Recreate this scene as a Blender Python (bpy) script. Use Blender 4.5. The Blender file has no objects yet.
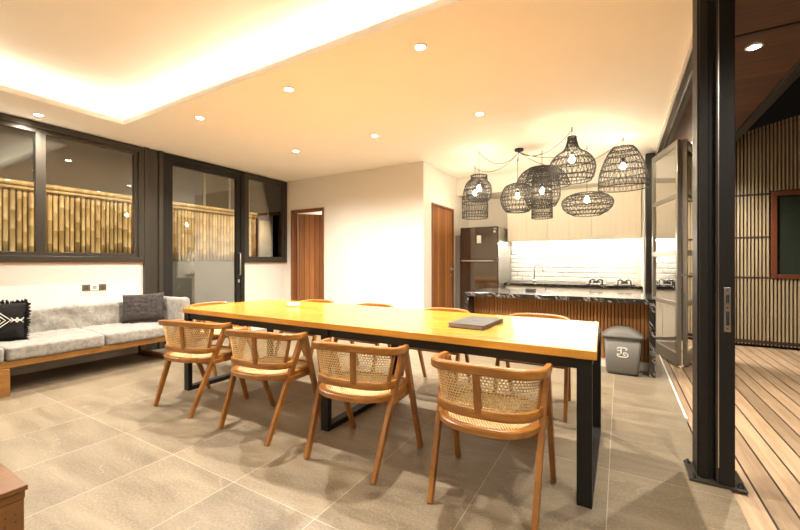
import bpy, bmesh, math, random
from math import sin, cos, pi, atan, radians
from mathutils import Vector, Matrix, noise
random.seed(7)
sc = bpy.context.scene
COL = sc.collection

# ------------------------------------------------------------------ camera
H_EYE, F, HY, CEIL = 1.22, 378.0, 262.5, 2.8
YAW = atan(220 / 378.0)
cd = bpy.data.cameras.new('camera'); cam = bpy.data.objects.new('camera', cd); COL.objects.link(cam)
cam.location = (0, 0, H_EYE); cam.rotation_euler = (pi / 2, 0, YAW)
cd.sensor_width = 36; cd.lens = F / 800 * 36
cd.shift_y = -(265 - HY) / 800; cd.clip_start = 0.05; cd.clip_end = 100
sc.camera = cam

# ------------------------------------------------------------------ materials
class NT:
    def __init__(s, name):
        s.m = bpy.data.materials.new(name); s.m.use_nodes = True
        s.t = s.m.node_tree; s.t.nodes.clear()
        s.out = s.t.nodes.new('ShaderNodeOutputMaterial')
    def n(s, typ, ins=None, **props):
        nd = s.t.nodes.new('ShaderNode' + typ)
        for k, v in props.items(): setattr(nd, k, v)
        for k, v in (ins or {}).items():
            sock = nd.inputs[k]
            if isinstance(v, bpy.types.NodeSocket): s.t.links.new(v, sock)
            else: sock.default_value = v
        return nd
    def math(s, op, a, b=0.0, c=None):
        i = {0: a, 1: b}
        if c is not None: i[2] = c
        return s.n('Math', i, operation=op).outputs[0]
    def mix(s, f, a, b, blend='MIX'):
        nd = s.t.nodes.new('ShaderNodeMix'); nd.data_type = 'RGBA'; nd.blend_type = blend
        for k, v in ((0, f), (6, a), (7, b)):
            if isinstance(v, bpy.types.NodeSocket): s.t.links.new(v, nd.inputs[k])
            else: nd.inputs[k].default_value = v
        return nd.outputs[2]
    def coords(s, kind='Object'): return s.n('TexCoord').outputs[kind]
    def sep(s, v): return s.n('SeparateXYZ', {0: v}).outputs
    def mapping(s, v, scale=(1, 1, 1), loc=(0, 0, 0), rot=(0, 0, 0)):
        return s.n('Mapping', {'Vector': v, 'Scale': scale, 'Location': loc, 'Rotation': rot}).outputs[0]
    def noise(s, v, scale=5, detail=4, rough=.5, dist=0):
        return s.n('TexNoise', {'Vector': v, 'Scale': scale, 'Detail': detail, 'Roughness': rough, 'Distortion': dist}).outputs[0]
    def ramp(s, f, stops):
        nd = s.n('ValToRGB', {0: f}); cr = nd.color_ramp
        while len(cr.elements) < len(stops): cr.elements.new(.5)
        for e, (p, c) in zip(cr.elements, stops): e.position = p; e.color = c if len(c) == 4 else (*c, 1)
        return nd.outputs[0]
    def bsdf(s, color, rough=.5, metal=0, coat=0, bump=None, bs=.2, spec=.5, bd=.01, **kw):
        b = s.n('BsdfPrincipled', {'Base Color': color if isinstance(color, bpy.types.NodeSocket) else (*color[:3], 1), 'Roughness': rough, 'Metallic': metal, 'Coat Weight': coat, 'Specular IOR Level': spec})
        b.inputs['Coat Roughness'].default_value = kw.get('cr', .1)
        if kw.get('sheen'): b.inputs['Sheen Weight'].default_value = kw['sheen']
        if bump is not None:
            bn = s.n('Bump', {'Height': bump, 'Strength': bs, 'Distance': bd}); s.t.links.new(bn.outputs[0], b.inputs['Normal'])
        return b.outputs[0]
    def done(s, sh): s.t.links.new(sh, s.out.inputs[0]); return s.m

def plain(name, c, rough=.5, metal=0, coat=0, var=.06, nscale=30, bs=.05, spec=.5):
    t = NT(name); v = t.coords(); nz = t.noise(v, nscale, 3)
    col = t.mix(nz, (*[x * (1 - var) for x in c], 1), (*[min(1, x * (1 + var)) for x in c], 1))
    return t.done(t.bsdf(col, rough, metal, coat, bump=nz, bs=bs, spec=spec))

def wood(name, a, b, stretch=(1.5, 14, 14), rough=.4, coat=.2, plank=None, dark=(.2, .1, .04), off=0., gap=.004, var=.25, cr=.15):
    """a,b light/dark colours; stretch = noise scale per axis; plank=(axis, width)"""
    t = NT(name); v = t.coords()
    if plank:
        ax, w = plank; s = t.sep(v)
        u = t.math('DIVIDE', t.math('SUBTRACT', s[ax], off), w); fl = t.math('FLOOR', u)
        rnd = t.n('TexWhiteNoise', {'W': fl}, noise_dimensions='1D').outputs[0]
        shift = t.n('CombineXYZ', {0: t.math('MULTIPLY', rnd, 37.0), 1: t.math('MULTIPLY', rnd, 11.0), 2: t.math('MULTIPLY', rnd, 23.0)}).outputs[0]
        v2 = t.n('VectorMath', {0: v, 1: shift}, operation='ADD').outputs[0]
    else: v2 = v
    nz = t.noise(t.mapping(v2, stretch), 1.0, 6, .6, 1.2)
    fine = t.noise(t.mapping(v2, tuple(x * 6 for x in stretch)), 1.0, 3, .6)
    f = t.math('ADD', t.math('MULTIPLY', nz, .75), t.math('MULTIPLY', fine, .25))
    col = t.ramp(f, [(.30, b), (.5, tuple((x + y) / 2 for x, y in zip(a, b))), (.68, a)])
    if plank:
        k = t.math('ADD', 1 - var, t.math('MULTIPLY', rnd, 2 * var))
        kk = t.n('CombineColor', {0: k, 1: k, 2: k}).outputs[0]
        col = t.mix(1.0, col, kk, 'MULTIPLY')
        fr = t.math('FRACT', u); edge = t.math('MINIMUM', fr, t.math('SUBTRACT', 1, fr))
        g = t.math('LESS_THAN', edge, gap / w)
        col = t.mix(g, col, (*dark, 1))
    return t.done(t.bsdf(col, rough, 0, coat, bump=f, bs=.08, cr=cr))

def emit(name, c, s):
    t = NT(name); return t.done(t.n('Emission', {'Color': (*c, 1), 'Strength': s}).outputs[0])

def glassy(name, tint=(.93, .96, .95), k=1.0, rough=0.0, ior=1.5):
    t = NT(name)
    fr = t.n('Fresnel', {'IOR': ior}).outputs[0]
    fac = t.math('MULTIPLY', fr, k)
    tr = t.n('BsdfTransparent', {'Color': (*tint, 1)}).outputs[0]
    gl = t.n('BsdfGlossy', {'Color': (1, 1, 1, 1), 'Roughness': rough}).outputs[0]
    return t.done(t.n('MixShader', {0: fac, 1: tr, 2: gl}).outputs[0])

M = {}
M['wall'] = plain('warm_white_wall_paint', (.72, .685, .62), .7, var=.02, nscale=4, bs=.02)
M['ceiling'] = plain('cream_ceiling_paint', (.90, .85, .76), .75, var=.015, nscale=3, bs=.02)
M['white_trim'] = plain('white_gloss_paint', (.85, .82, .76), .45, var=.02)
M['black_frame'] = plain('black_powder_coat', (.014, .012, .010), .5, var=.2, nscale=60, spec=.3)
M['grey_frame'] = plain('bronze_grey_frame', (.045, .038, .029), .34, .25, var=.1, nscale=40)
M['black_steel'] = plain('black_painted_steel', (.012, .011, .010), .5, var=.2, nscale=60, spec=.28)
M['leaf_frame'] = plain('grey_aluminium_leaf_frame', (.27, .25, .21), .3, .6, var=.08)
M['light_metal'] = plain('brushed_metal', (.62, .58, .52), .3, 1, var=.05, nscale=80)
M['chrome'] = plain('chrome', (.85, .84, .82), .12, 1, var=.02)
M['teak'] = wood('teak', (.43, .175, .026), (.18, .062, .009), (9, 9, 2.2), .42, .25)
M['teak_bent'] = wood('teak_bent_rail', (.46, .195, .030), (.20, .070, .010), (2.5, 6, 16), .36, .3)
M['table_wood'] = wood('table_teak', (.68, .35, .048), (.50, .215, .024), (1.1, 13, 13), .22, .5, plank=(1, .173), dark=(.36, .16, .03), off=2.08, gap=.0012, var=.10, cr=.2)
M['sofa_wood'] = wood('sofa_teak', (.32, .145, .026), (.16, .062, .010), (12, 1.5, 12), .45, .2)
M['box_wood'] = wood('coffee_table_wood', (.25, .105, .022), (.125, .047, .010), (9, 1.6, 9), .35, .3)
M['door_wood'] = wood('plank_door_wood', (.42, .17, .045), (.25, .09, .023), (14, 14, .9), .45, .15, plank=(0, .098), dark=(.03, .012, .005), off=-5.46, gap=.004)
M['door_wood_y'] = wood('plank_door_wood_side', (.42, .17, .045), (.25, .09, .023), (14, 14, .9), .45, .15, plank=(1, .11), dark=(.03, .012, .005), off=5.60, gap=.004)
M['door_frame'] = wood('door_frame_wood', (.26, .095, .028), (.15, .05, .015), (14, 14, 1.2), .45, .2)
M['sill'] = wood('sill_wood', (.50, .20, .05), (.35, .12, .03), (12, 2, 12), .4, .2)
M['island_wood'] = wood('island_batten_wood', (.52, .24, .075), (.32, .135, .04), (30, 30, 1.5), .5, .1)
M['deck'] = wood('deck_boards', (.52, .37, .235), (.30, .195, .11), (14, 1.3, 14), .48, .08, plank=(0, .117), dark=(.03, .018, .01), off=.515, gap=.0055, var=.24)
M['soffit'] = wood('soffit_boards', (.095, .034, .012), (.045, .015, .005), (1.6, 9, 9), .6, .0, plank=(1, .115), dark=(.02, .008, .004), off=.0, gap=.003, var=.3)
M['slat'] = wood('weathered_slats', (.46, .36, .22), (.31, .225, .13), (12, 12, 1.2), .6, .0)
M['dark_back'] = plain('dark_brown_boards', (.035, .018, .010), .6, var=.2)
M['red_wood'] = wood('red_window_frame', (.16, .045, .018), (.09, .025, .01), (12, 12, 1.4), .45, .15)
M['dark_green'] = plain('dark_window_glass', (.025, .032, .022), .08, var=.15, nscale=2)
M['glass'] = glassy('window_glass', (.90, .92, .90), 2.3)
M['door_glass'] = glassy('leaf_glass', (.88, .90, .86), 3.4)
M['bulb'] = emit('bulb_filament_glow', (1, .84, .60), 150)
M['lens'] = emit('downlight_lens', (1, .86, .62), 30)
M['led'] = emit('led_tape', (1, .915, .80), 9)
M['led_kitchen'] = emit('led_kitchen', (1, .92, .78), 8)
M['ratt'] = plain('black_stained_rattan', (.018, .014, .010), .6, var=.3, nscale=50)
M['cord'] = plain('black_flex', (.10, .08, .05), .6)
M['plastic_grey'] = plain('grey_bin_plastic', (.125, .118, .10), .5, var=.05, nscale=90, bs=.08)
M['plastic_dark'] = plain('dark_bin_base', (.03, .03, .03), .5)
M['mark_white'] = plain('white_print', (.75, .73, .68), .6)
M['ceramic'] = plain('white_ceramic', (.86, .84, .78), .2, coat=.5, var=.01)
M['folder'] = plain('dark_grey_cover', (.040, .035, .031), .5, var=.1, nscale=70)
M['paper'] = plain('paper_edges', (.30, .27, .24), .8)
M['fence_wall'] = plain('grey_render', (.11, .105, .095), .85, var=.08, nscale=6)
M['neigh'] = plain('blue_grey_render', (.17, .21, .25), .85, var=.15, nscale=2)
M['socket'] = plain('bronze_socket_plate', (.20, .165, .12), .35, .7)
M['socket_dark'] = plain('socket_insert', (.07, .06, .045), .5)
M['hob'] = plain('black_enamel', (.015, .015, .015), .3)
M['rubber'] = plain('black_rubber', (.02, .02, .02), .7)

def m_floor():
    t = NT('stone_floor_tiles'); v = t.coords(); s = t.sep(v)
    ux = t.math('DIVIDE', t.math('ADD', s[0], .055), .6); uy = t.math('DIVIDE', t.math('SUBTRACT', s[1], 1.35), 1.2)
    fx, fy = t.math('FLOOR', ux), t.math('FLOOR', uy)
    rnd = t.n('TexWhiteNoise', {'Vector': t.n('CombineXYZ', {0: fx, 1: fy}).outputs[0]}, noise_dimensions='2D').outputs[0]
    off = t.n('CombineXYZ', {0: t.math('MULTIPLY', rnd, 40.), 1: t.math('MULTIPLY', rnd, 17.)}).outputs[0]
    v2 = t.n('VectorMath', {0: v, 1: off}, operation='ADD').outputs[0]
    big = t.noise(t.mapping(v2, (1.3, 6.0, 1), rot=(0, 0, .5)), 1.0, 5, .6, .8)
    vein = t.noise(t.mapping(v2, (.8, 1.6, 1), rot=(0, 0, .35)), .8, 3, .5, 1.5)
    vl = t.math('LESS_THAN', t.math('ABSOLUTE', t.math('SUBTRACT', vein, .5)), .0016)
    grain = t.noise(v, 75, 2, .7)
    col = t.ramp(big, [(.28, (.128, .096, .060)), (.5, (.200, .155, .098)), (.72, (.255, .203, .134))])
    col = t.mix(t.math('MULTIPLY', t.math('SUBTRACT', grain, .38), .9), col, (.42, .365, .27, 1))
    k = t.math('ADD', .90, t.math('MULTIPLY', rnd, .2)); col = t.mix(1.0, col, t.n('CombineColor', {0: k, 1: k, 2: k}).outputs[0], 'MULTIPLY')
    col = t.mix(t.math('MULTIPLY', vl, .14), col, (.60, .52, .38, 1))
    def em(u, w):
        fr = t.math('FRACT', u); return t.math('LESS_THAN', t.math('MINIMUM', fr, t.math('SUBTRACT', 1, fr)), w)
    g = t.math('MAXIMUM', em(ux, .0024), em(uy, .0010))
    col = t.mix(g, col, (.50, .44, .33, 1))
    r = t.math('ADD', .34, t.math('MULTIPLY', big, .22))
    return t.done(t.bsdf(col, r, 0, 0, bump=grain, bs=.05, spec=.45))
M['floor'] = m_floor()

def m_bamboo():
    t = NT('split_bamboo'); v = t.coords(); s = t.sep(v)
    nz = t.noise(t.mapping(v, (9, 9, 2.0)), 1.0, 4, .6)
    hue = t.n('TexWhiteNoise', {'W': t.math('FLOOR', t.math('MULTIPLY', s[1], 19.0))}, noise_dimensions='1D').outputs[0]
    col = t.ramp(nz, [(.3, (.34, .205, .075)), (.55, (.52, .35, .15)), (.8, (.62, .45, .22))])
    k = t.math('ADD', .62, t.math('MULTIPLY', hue, .45)); col = t.mix(1.0, col, t.n('CombineColor', {0: k, 1: k, 2: k}).outputs[0], 'MULTIPLY')
    return t.done(t.bsdf(col, .5, 0, .1, bump=nz, bs=.1))
M['bamboo'] = m_bamboo()

def m_cane():
    t = NT('woven_cane'); u = t.n('UVMap', uv_map='UVMap').outputs[0]; P = .0145
    s = t.sep(t.mapping(u, (1 / P, 1 / P, 1)))
    row = t.math('FLOOR', s[1]); odd = t.math('MULTIPLY', t.math('MODULO', t.math('ABSOLUTE', row), 2.0), .5)
    cx = t.math('SUBTRACT', t.math('FRACT', t.math('ADD', s[0], odd)), .5); cy = t.math('SUBTRACT', t.math('FRACT', s[1]), .5)
    ax, ay = t.math('ABSOLUTE', cx), t.math('ABSOLUTE', cy)
    d = t.math('MAXIMUM', t.math('MAXIMUM', ax, ay), t.math('MULTIPLY', t.math('ADD', ax, ay), .72))
    hole = t.math('LESS_THAN', d, .32)
    nz = t.noise(t.mapping(u, (300, 300, 1)), 1.0, 3)
    col = t.ramp(nz, [(.3, (.60, .40, .17)), (.7, (.80, .61, .32))])
    b = t.bsdf(col, .5, 0, .1, bump=d, bs=.4, bd=.002)
    return t.done(t.n('MixShader', {0: hole, 1: b, 2: t.n('BsdfTransparent').outputs[0]}).outputs[0])
M['cane'] = m_cane()

def m_fabric(name, a, b, scale=260, bs=.25, sheen=.3):
    t = NT(name); v = t.coords(); w = t.noise(v, scale, 2, .7); bg = t.noise(v, 22, 5, .7)
    col = t.ramp(t.math('ADD', t.math('MULTIPLY', w, .45), t.math('MULTIPLY', bg, .55)), [(.36, b), (.62, a)])
    return t.done(t.bsdf(col, .9, 0, 0, bump=w, bs=bs, sheen=sheen, spec=.2))
M['sofa_cloth'] = m_fabric('light_grey_sofa_cloth', (.35, .325, .285), (.135, .124, .106))
M['pillow_grey'] = m_fabric('charcoal_tufted_cloth', (.075, .062, .057), (.018, .015, .014), 120, .7, .05)
M['pillow_black'] = m_fabric('black_cotton', (.014, .013, .012), (.007, .006, .006), sheen=0)
M['thread'] = plain('white_embroidery', (.72, .69, .62), .9)

def m_marble():
    t = NT('black_veined_marble'); v = t.coords()
    d = t.noise(v, 4, 5, .65, .4)
    st_ = t.noise(t.mapping(t.mapping(v, rot=(.0, .7, .5)), (16., 3.5, 3.5)), 1.0, 5, .6, .8)
    f = t.math('LESS_THAN', t.math('ABSOLUTE', t.math('SUBTRACT', st_, .53)), .012)
    col = t.mix(t.math('MULTIPLY', f, t.math('ADD', d, .05)), (.016, .014, .013, 1), (.55, .51, .46, 1))
    return t.done(t.bsdf(col, .16, 0, .3, cr=.05))
    wv = t.n('TexWave', {'Vector': t.mapping(v, (1, 1, 1), rot=(0, .75, .25)), 'Scale': 5.0, 'Distortion': 14., 'Detail': 5., 'Detail Scale': 2.2, 'Detail Roughness': .7}).outputs[1]
    f = t.math('MULTIPLY', t.math('POWER', wv, 12.0), .75)
    col = t.mix(t.math('MULTIPLY', f, t.math('ADD', d, .15)), (.016, .014, .013, 1), (.62, .58, .52, 1))
    return t.done(t.bsdf(col, .16, 0, .3, cr=.05))
M['marble'] = m_marble()

def m_tiles():   # bevelled metro tiles on the splashback (x,z plane)
    t = NT('white_bevelled_metro_tiles'); v = t.coords(); s = t.sep(v)
    W, Hh = .20, .083
    uz = t.math('DIVIDE', t.math('SUBTRACT', s[2], .87), Hh); row = t.math('FLOOR', uz)
    odd = t.math('MULTIPLY', t.math('MODULO', t.math('ABSOLUTE', row), 2.0), .5)
    ux = t.math('ADD', t.math('DIVIDE', s[0], W), odd)
    fx, fz = t.math('FRACT', ux), t.math('FRACT', uz)
    ex = t.math('MULTIPLY', t.math('MINIMUM', fx, t.math('SUBTRACT', 1, fx)), W)
    ez = t.math('MULTIPLY', t.math('MINIMUM', fz, t.math('SUBTRACT', 1, fz)), Hh)
    e = t.math('MINIMUM', ex, ez); g = t.math('LESS_THAN', e, .0022)
    h = t.math('MINIMUM', e, .016)
    col = t.mix(g, (.80, .78, .73, 1), (.33, .31, .27, 1))
    b = t.n('BsdfPrincipled', {'Base Color': col, 'Roughness': .12})
    bn = t.n('Bump', {'Height': h, 'Strength': 1.0, 'Distance': .55}); t.t.links.new(bn.outputs[0], b.inputs['Normal'])
    return t.done(b.outputs[0])
M['tiles'] = m_tiles()

def m_flute():   # finely grooved cream cabinet fronts
    t = NT('cream_grooved_fronts'); v = t.coords(); s = t.sep(v)
    fr = t.math('FRACT', t.math('DIVIDE', s[0], .09)); g = t.math('LESS_THAN', fr, .05)
    col = t.mix(g, (.80, .73, .60, 1), (.72, .65, .52, 1))
    return t.done(t.bsdf(col, .5))
M['flute'] = m_flute()

def m_fridge():
    t = NT('dark_mirror_fridge'); nz = t.noise(t.coords(), 3, 2)
    col = t.mix(nz, (.10, .075, .055, 1), (.14, .11, .085, 1))
    return t.done(t.bsdf(col, .08, .75, .5, cr=.03))
M['fridge'] = m_fridge()
M['fridge_side'] = plain('silver_grey_fridge_side', (.30, .28, .25), .35, .6)

# ------------------------------------------------------------------ mesh builder
class MB:
    def __init__(s): s.v = []; s.f = []; s.uv = None; s.sm = []
    def add(s, vs, fs, smooth=False):
        n = len(s.v); s.v += [Vector(v) for v in vs]; s.f += [tuple(i + n for i in f) for f in fs]; s.sm += [smooth] * len(fs); return s
    def box(s, x0, x1, y0, y1, z0, z1):
        v = [(x, y, z) for z in (z0, z1) for y in (y0, y1) for x in (x0, x1)]
        return s.add(v, [(0, 2, 3, 1), (4, 5, 7, 6), (0, 1, 5, 4), (2, 6, 7, 3), (0, 4, 6, 2), (1, 3, 7, 5)])
    def beam(s, p, q, a, b, u0=(1, 0, 0), ea=None, eb=None):
        """tapered rectangular bar from p to q; a = size along u0, b = the other"""
        p, q = Vector(p), Vector(q); d = (q - p).normalized(); u = Vector(u0); u = (u - d * u.dot(d)).normalized(); w = d.cross(u)
        ea = a if ea is None else ea; eb = b if eb is None else eb
        v = []
        for c, A, B in ((p, a, b), (q, ea, eb)):
            for su, sw in ((-1, -1), (1, -1), (1, 1), (-1, 1)): v.append(c + u * (su * A / 2) + w * (sw * B / 2))
        return s.add(v, [(3, 2, 1, 0), (4, 5, 6, 7)] + [(i, (i + 1) % 4, (i + 1) % 4 + 4, i + 4) for i in range(4)])
    def tube(s, pts, r, n=8, closed=False, caps=True):
        pts = [Vector(p) for p in pts]; m = len(pts); vs = []; fs = []
        up = None
        for i, p in enumerate(pts):
            a = pts[i - 1] if (i or closed) else p; b = pts[(i + 1) % m] if (i < m - 1 or closed) else p
            d = (b - a)
            d = d.normalized() if d.length > 1e-9 else Vector((0, 0, 1))
            if up is None: up = d.orthogonal().normalized()
            else:
                up = up - d * up.dot(d); up = up.normalized() if up.length > 1e-6 else d.orthogonal().normalized()
            w = d.cross(up); rr = r[i] if isinstance(r, (list, tuple)) else r
            for k in range(n):
                an = 2 * pi * k / n; vs.append(p + (up * cos(an) + w * sin(an)) * rr)
        for i in range(m if closed else m - 1):
            j = (i + 1) % m
            for k in range(n): fs.append((i * n + k, i * n + (k + 1) % n, j * n + (k + 1) % n, j * n + k))
        if caps and not closed: fs.append(tuple(reversed(range(n)))); fs.append(tuple(range((m - 1) * n, m * n)))
        return s.add(vs, fs, True)
    def sweep(s, pts, a, b, closed=False):
        """rectangular section swept along a level path: a across (horizontal), b upright"""
        pts = [Vector(p) for p in pts]; m = len(pts); vs = []
        for i, p in enumerate(pts):
            q0 = pts[i - 1] if (i or closed) else p; q1 = pts[(i + 1) % m] if (i < m - 1 or closed) else p
            d = (q1 - q0); d.z = 0; d.normalize(); nrm = Vector((d.y, -d.x, 0))
            A = a[i] if isinstance(a, list) else a; B = b[i] if isinstance(b, list) else b
            c = .14
            for su, sz in ((-1, -1 + 2 * c), (-1 + 2 * c, -1), (1 - 2 * c, -1), (1, -1 + 2 * c), (1, 1 - 2 * c), (1 - 2 * c, 1), (-1 + 2 * c, 1), (-1, 1 - 2 * c)):
                vs.append(p + nrm * (su * A / 2) + Vector((0, 0, sz * B / 2)))
        n = 8; fs = []
        for i in range(m if closed else m - 1):
            j = (i + 1) % m
            for k in range(n): fs.append((i * n + k, j * n + k, j * n + (k + 1) % n, i * n + (k + 1) % n))
        if not closed: fs.append(tuple(range(n))); fs.append(tuple(reversed(range((m - 1) * n, m * n))))
        return s.add(vs, fs, True)
    def lathe(s, prof, c=(0, 0, 0), n=32, closed_prof=False):
        vs = []; fs = []; m = len(prof)
        for r, z in prof:
            for k in range(n): a = 2 * pi * k / n; vs.append((c[0] + r * cos(a), c[1] + r * sin(a), c[2] + z))
        for i in range(m if closed_prof else m - 1):
            j = (i + 1) % m
            for k in range(n): fs.append((i * n + k, i * n + (k + 1) % n, j * n + (k + 1) % n, j * n + k))
        return s.add(vs, fs, True)
    def prism(s, poly, z0, z1):
        n = len(poly); v = [(x, y, z0) for x, y in poly] + [(x, y, z1) for x, y in poly]
        return s.add(v, [tuple(reversed(range(n))), tuple(range(n, 2 * n))] + [(i, (i + 1) % n, (i + 1) % n + n, i + n) for i in range(n)])
    def build(s, name, mat, parent=None, bevel=0, seg=2, world=True, fix=True, sharp=False):
        off = Vector((0, 0, 0))
        if parent and world:
            p = parent
            while p: off += p.location; p = p.parent
        me = bpy.data.meshes.new(name); me.from_pydata([v - off for v in s.v], [], s.f)
        for p, f in zip(me.polygons, s.sm): p.use_smooth = f
        if s.uv is not None:
            ul = me.uv_layers.new(name='UVMap')
            for l in me.loops: ul.data[l.index].uv = s.uv[l.vertex_index]
        if fix:
            bm = bmesh.new(); bm.from_mesh(me); bmesh.ops.recalc_face_normals(bm, faces=bm.faces); bm.to_mesh(me); bm.free()
        me.set_sharp_from_angle(angle=radians(38)) if sharp else None
        me.materials.append(M[mat]); o = bpy.data.objects.new(name, me); COL.objects.link(o)
        if parent: o.parent = parent
        if bevel:
            b = o.modifiers.new('bevel', 'BEVEL'); b.width = bevel; b.segments = seg; b.limit_method = 'ANGLE'; b.angle_limit = radians(50); b.harden_normals = False
        return o

def tag(o, label=None, cat=None, group=None, kind=None):
    if label: o['label'] = label
    if cat: o['category'] = cat
    if group: o['group'] = group
    if kind: o['kind'] = kind
    return o
def thing(name, label, cat, loc=(0, 0, 0), rz=0, group=None):
    o = bpy.data.objects.new(name, None); COL.objects.link(o); o.location = loc; o.rotation_euler = (0, 0, rz); o.empty_display_size = .1
    return tag(o, label, cat, group)
def setting(name, loc=(0, 0, 0)):
    o = bpy.data.objects.new(name, None); COL.objects.link(o); o.location = loc; o['kind'] = 'structure'; return o
def struct(name, mb, mat, **k): return tag(mb.build(name, mat, **k), kind='structure')
def dup(o, parent=None):
    c = o.copy(); COL.objects.link(c); c.parent = parent
    for ch in list(o.children): dup(ch, c)
    return c

# ------------------------------------------------------------------ setting
XL, YB, XC, XR = -5.66, 5.28, -2.65, .45       # left wall, back wall, corner of the recess, open right side
struct('floor', MB().box(-5.8, .441, -3.2, 7.5, -.1, 0).box(.441, .515, -3.2, 2.95, -.1, 0), 'floor')
# lowered ceiling with the raised tray (x -4.93..-.25, y -2.4..2.17)
c = MB(); CX0, CX1, CY0, CY1 = -4.93, -.25, -2.4, 2.17
for b in ((XL - .14, CX0, -3.2, 7.5), (CX1, XR - .02, -3.2, 7.5), (CX0, CX1, CY1, 7.5), (CX0, CX1, -3.2, CY0)):
    c.box(*b, CEIL, CEIL + .02)
for b in ((CX0 - .001, CX0 + .015, CY0, CY1), (CX1 - .015, CX1, CY0, CY1), (CX0, CX1, CY1 - .015, CY1), (CX0, CX1, CY0, CY0 + .015)):
    c.box(*b, CEIL, CEIL + .055)                              # upstand lip
S = .17
c.box(CX0 - S, CX1 + S, CY0 - S, CY1 + S, CEIL + .26, CEIL + .3)   # raised tray
for b in ((CX0 - S - .02, CX0 - S, CY0 - S, CY1 + S), (CX1 + S, CX1 + S + .02, CY0 - S, CY1 + S), (CX0 - S, CX1 + S, CY1 + S, CY1 + S + .02), (CX0 - S, CX1 + S, CY0 - S - .02, CY0 - S)):
    c.box(*b, CEIL + .02, CEIL + .3)
struct('ceiling', c, 'ceiling')
struct('wall_back', MB().box(XL - .14, -5.52, YB, YB + .12, 0, CEIL).box(-4.68, XC, YB, YB + .12, 0, CEIL).box(-5.52, -4.68, YB, YB + .12, 2.23, CEIL), 'wall')
struct('wall_recess', MB().box(XC - .12, XC, YB + .12, 5.57, 0, CEIL).box(XC - .12, XC, 6.51, 7.5, 0, CEIL).box(XC - .12, XC, 5.57, 6.51, 2.20, CEIL), 'wall')
struct('wall_kitchen', MB().box(XC, .42, 7.36, 7.5, 0, CEIL), 'wall')
struct('wall_kitchen_right', MB().box(.30, .42, 6.55, 7.36, 0, CEIL), 'wall')
struct('wall_front', MB().box(XL - .14, XR, -3.2, -3.06, 0, CEIL), 'wall')
w = MB().box(XL - .14, XL, -3.06, -1.0, 0, CEIL).box(XL - .14, XL, -1.0, 2.76, 0, 1.215).box(XL - .14, XL, 4.30, 5.28, 0, 1.215)
struct('wall_left', w, 'wall')
struct('trim_ceiling_beam', MB().box(XC, .36, 6.69, 7.36, 2.47, CEIL), 'wall')
struct('baseboard_left', MB().box(XL, XL + .014, -3.06, 2.76, 0, .05), 'white_trim')
# room behind the ajar door
r = MB().box(-5.80, -5.70, YB + .12, 8.2, 0, CEIL).box(-5.8, XC - .12, 8.2, 8.3, 0, CEIL).box(-5.8, XC - .12, 7.5, 8.3, CEIL, CEIL + .05).box(-5.8, XC - .12, 7.5, 8.3, -.1, 0)
struct('wall_side_room', r, 'wall')

# windows and glazed door in the left wall
def glazed(root, y0, y1, z0, z1, bars, fw=.07, depth=.1, mat='grey_frame'):
    m = MB(); X0, X1 = XL - .06, XL - .06 + depth
    m.box(X0, X1, y0, y1, z1 - fw, z1); m.box(X0, X1, y0, y1, z0, z0 + fw); m.box(X0, X1, y0, y0 + fw, z0 + fw, z1 - fw); m.box(X0, X1, y1 - fw, y1, z0 + fw, z1 - fw)
    m.build('window_frame', mat, root, bevel=.004)
    xs = [y0 + fw] + bars + [y1 - fw]
    for i in range(len(xs) - 1):
        a, b = xs[i], xs[i + 1]; s = MB(); sw = .045; ox = .012 * (i % 2); q0, q1 = a + (.0 if i == 0 else -.0), b
        s.box(X0 + .02 + ox, X1 - .02 + ox, q0, q0 + sw, z0 + fw, z1 - fw).box(X0 + .02 + ox, X1 - .02 + ox, q1 - sw, q1, z0 + fw, z1 - fw)
        s.box(X0 + .02 + ox, X1 - .02 + ox, q0 + sw, q1 - sw, z0 + fw, z0 + fw + sw).box(X0 + .02 + ox, X1 - .02 + ox, q0 + sw, q1 - sw, z1 - fw - sw, z1 - fw)
        so = s.build('sash', mat, root, bevel=.003)
        MB().box(XL - .012, XL - .006, q0 + sw, q1 - sw, z0 + fw + sw, z1 - fw - sw).build('pane', 'glass', so)
w1 = setting('window_1', (XL, 0, 1.22)); glazed(w1, -1.0, 2.71, 1.225, CEIL - .01, [.62, 1.645 + .0])
MB().box(XL - .04, XL + .03, -1.0, 2.76, 1.212, 1.228).build('window_sill', 'sill', w1, bevel=.003)
w2 = setting('window_2', (XL, 4.8, 1.22)); glazed(w2, 4.31, 5.275, 1.225, CEIL - .01, [], .055)
MB().box(XL - .04, XL + .03, 4.30, 5.275, 1.210, 1.226).build('window_sill', 'sill', w2, bevel=.003)
tr = MB().box(XL - .10, XL + .045, 2.71, 2.77, 0, CEIL).box(XL - .10, XL + .02, 2.77, 2.93, 0, CEIL).box(XL - .10, XL + .045, 2.90, 2.955, 0, CEIL)
struct('trim_window_post', tr, 'grey_frame', bevel=.004)
d3 = setting('door_3', (XL, 3.6, 0))
m = MB().box(XL - .06, XL + .04, 2.955, 3.02, 0, CEIL - .01).box(XL - .06, XL + .04, 4.24, 4.31, 0, CEIL - .01).box(XL - .06, XL + .04, 3.02, 4.24, CEIL - .08, CEIL - .01)
m.build('door_frame', 'black_frame', d3, bevel=.004)
m = MB().box(XL - .04, XL + .02, 3.02, 3.10, .01, 2.72).box(XL - .04, XL + .02, 4.16, 4.24, .01, 2.72).box(XL - .04, XL + .02, 3.10, 4.16, .01, .12).box(XL - .04, XL + .02, 3.10, 4.16, 2.64, 2.72)
lf = m.build('door_leaf', 'black_frame', d3, bevel=.004)
MB().box(XL - .012, XL - .006, 3.10, 4.16, .12, 2.64).build('pane', 'glass', lf)
h = MB(); hx = XL + .02
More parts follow.
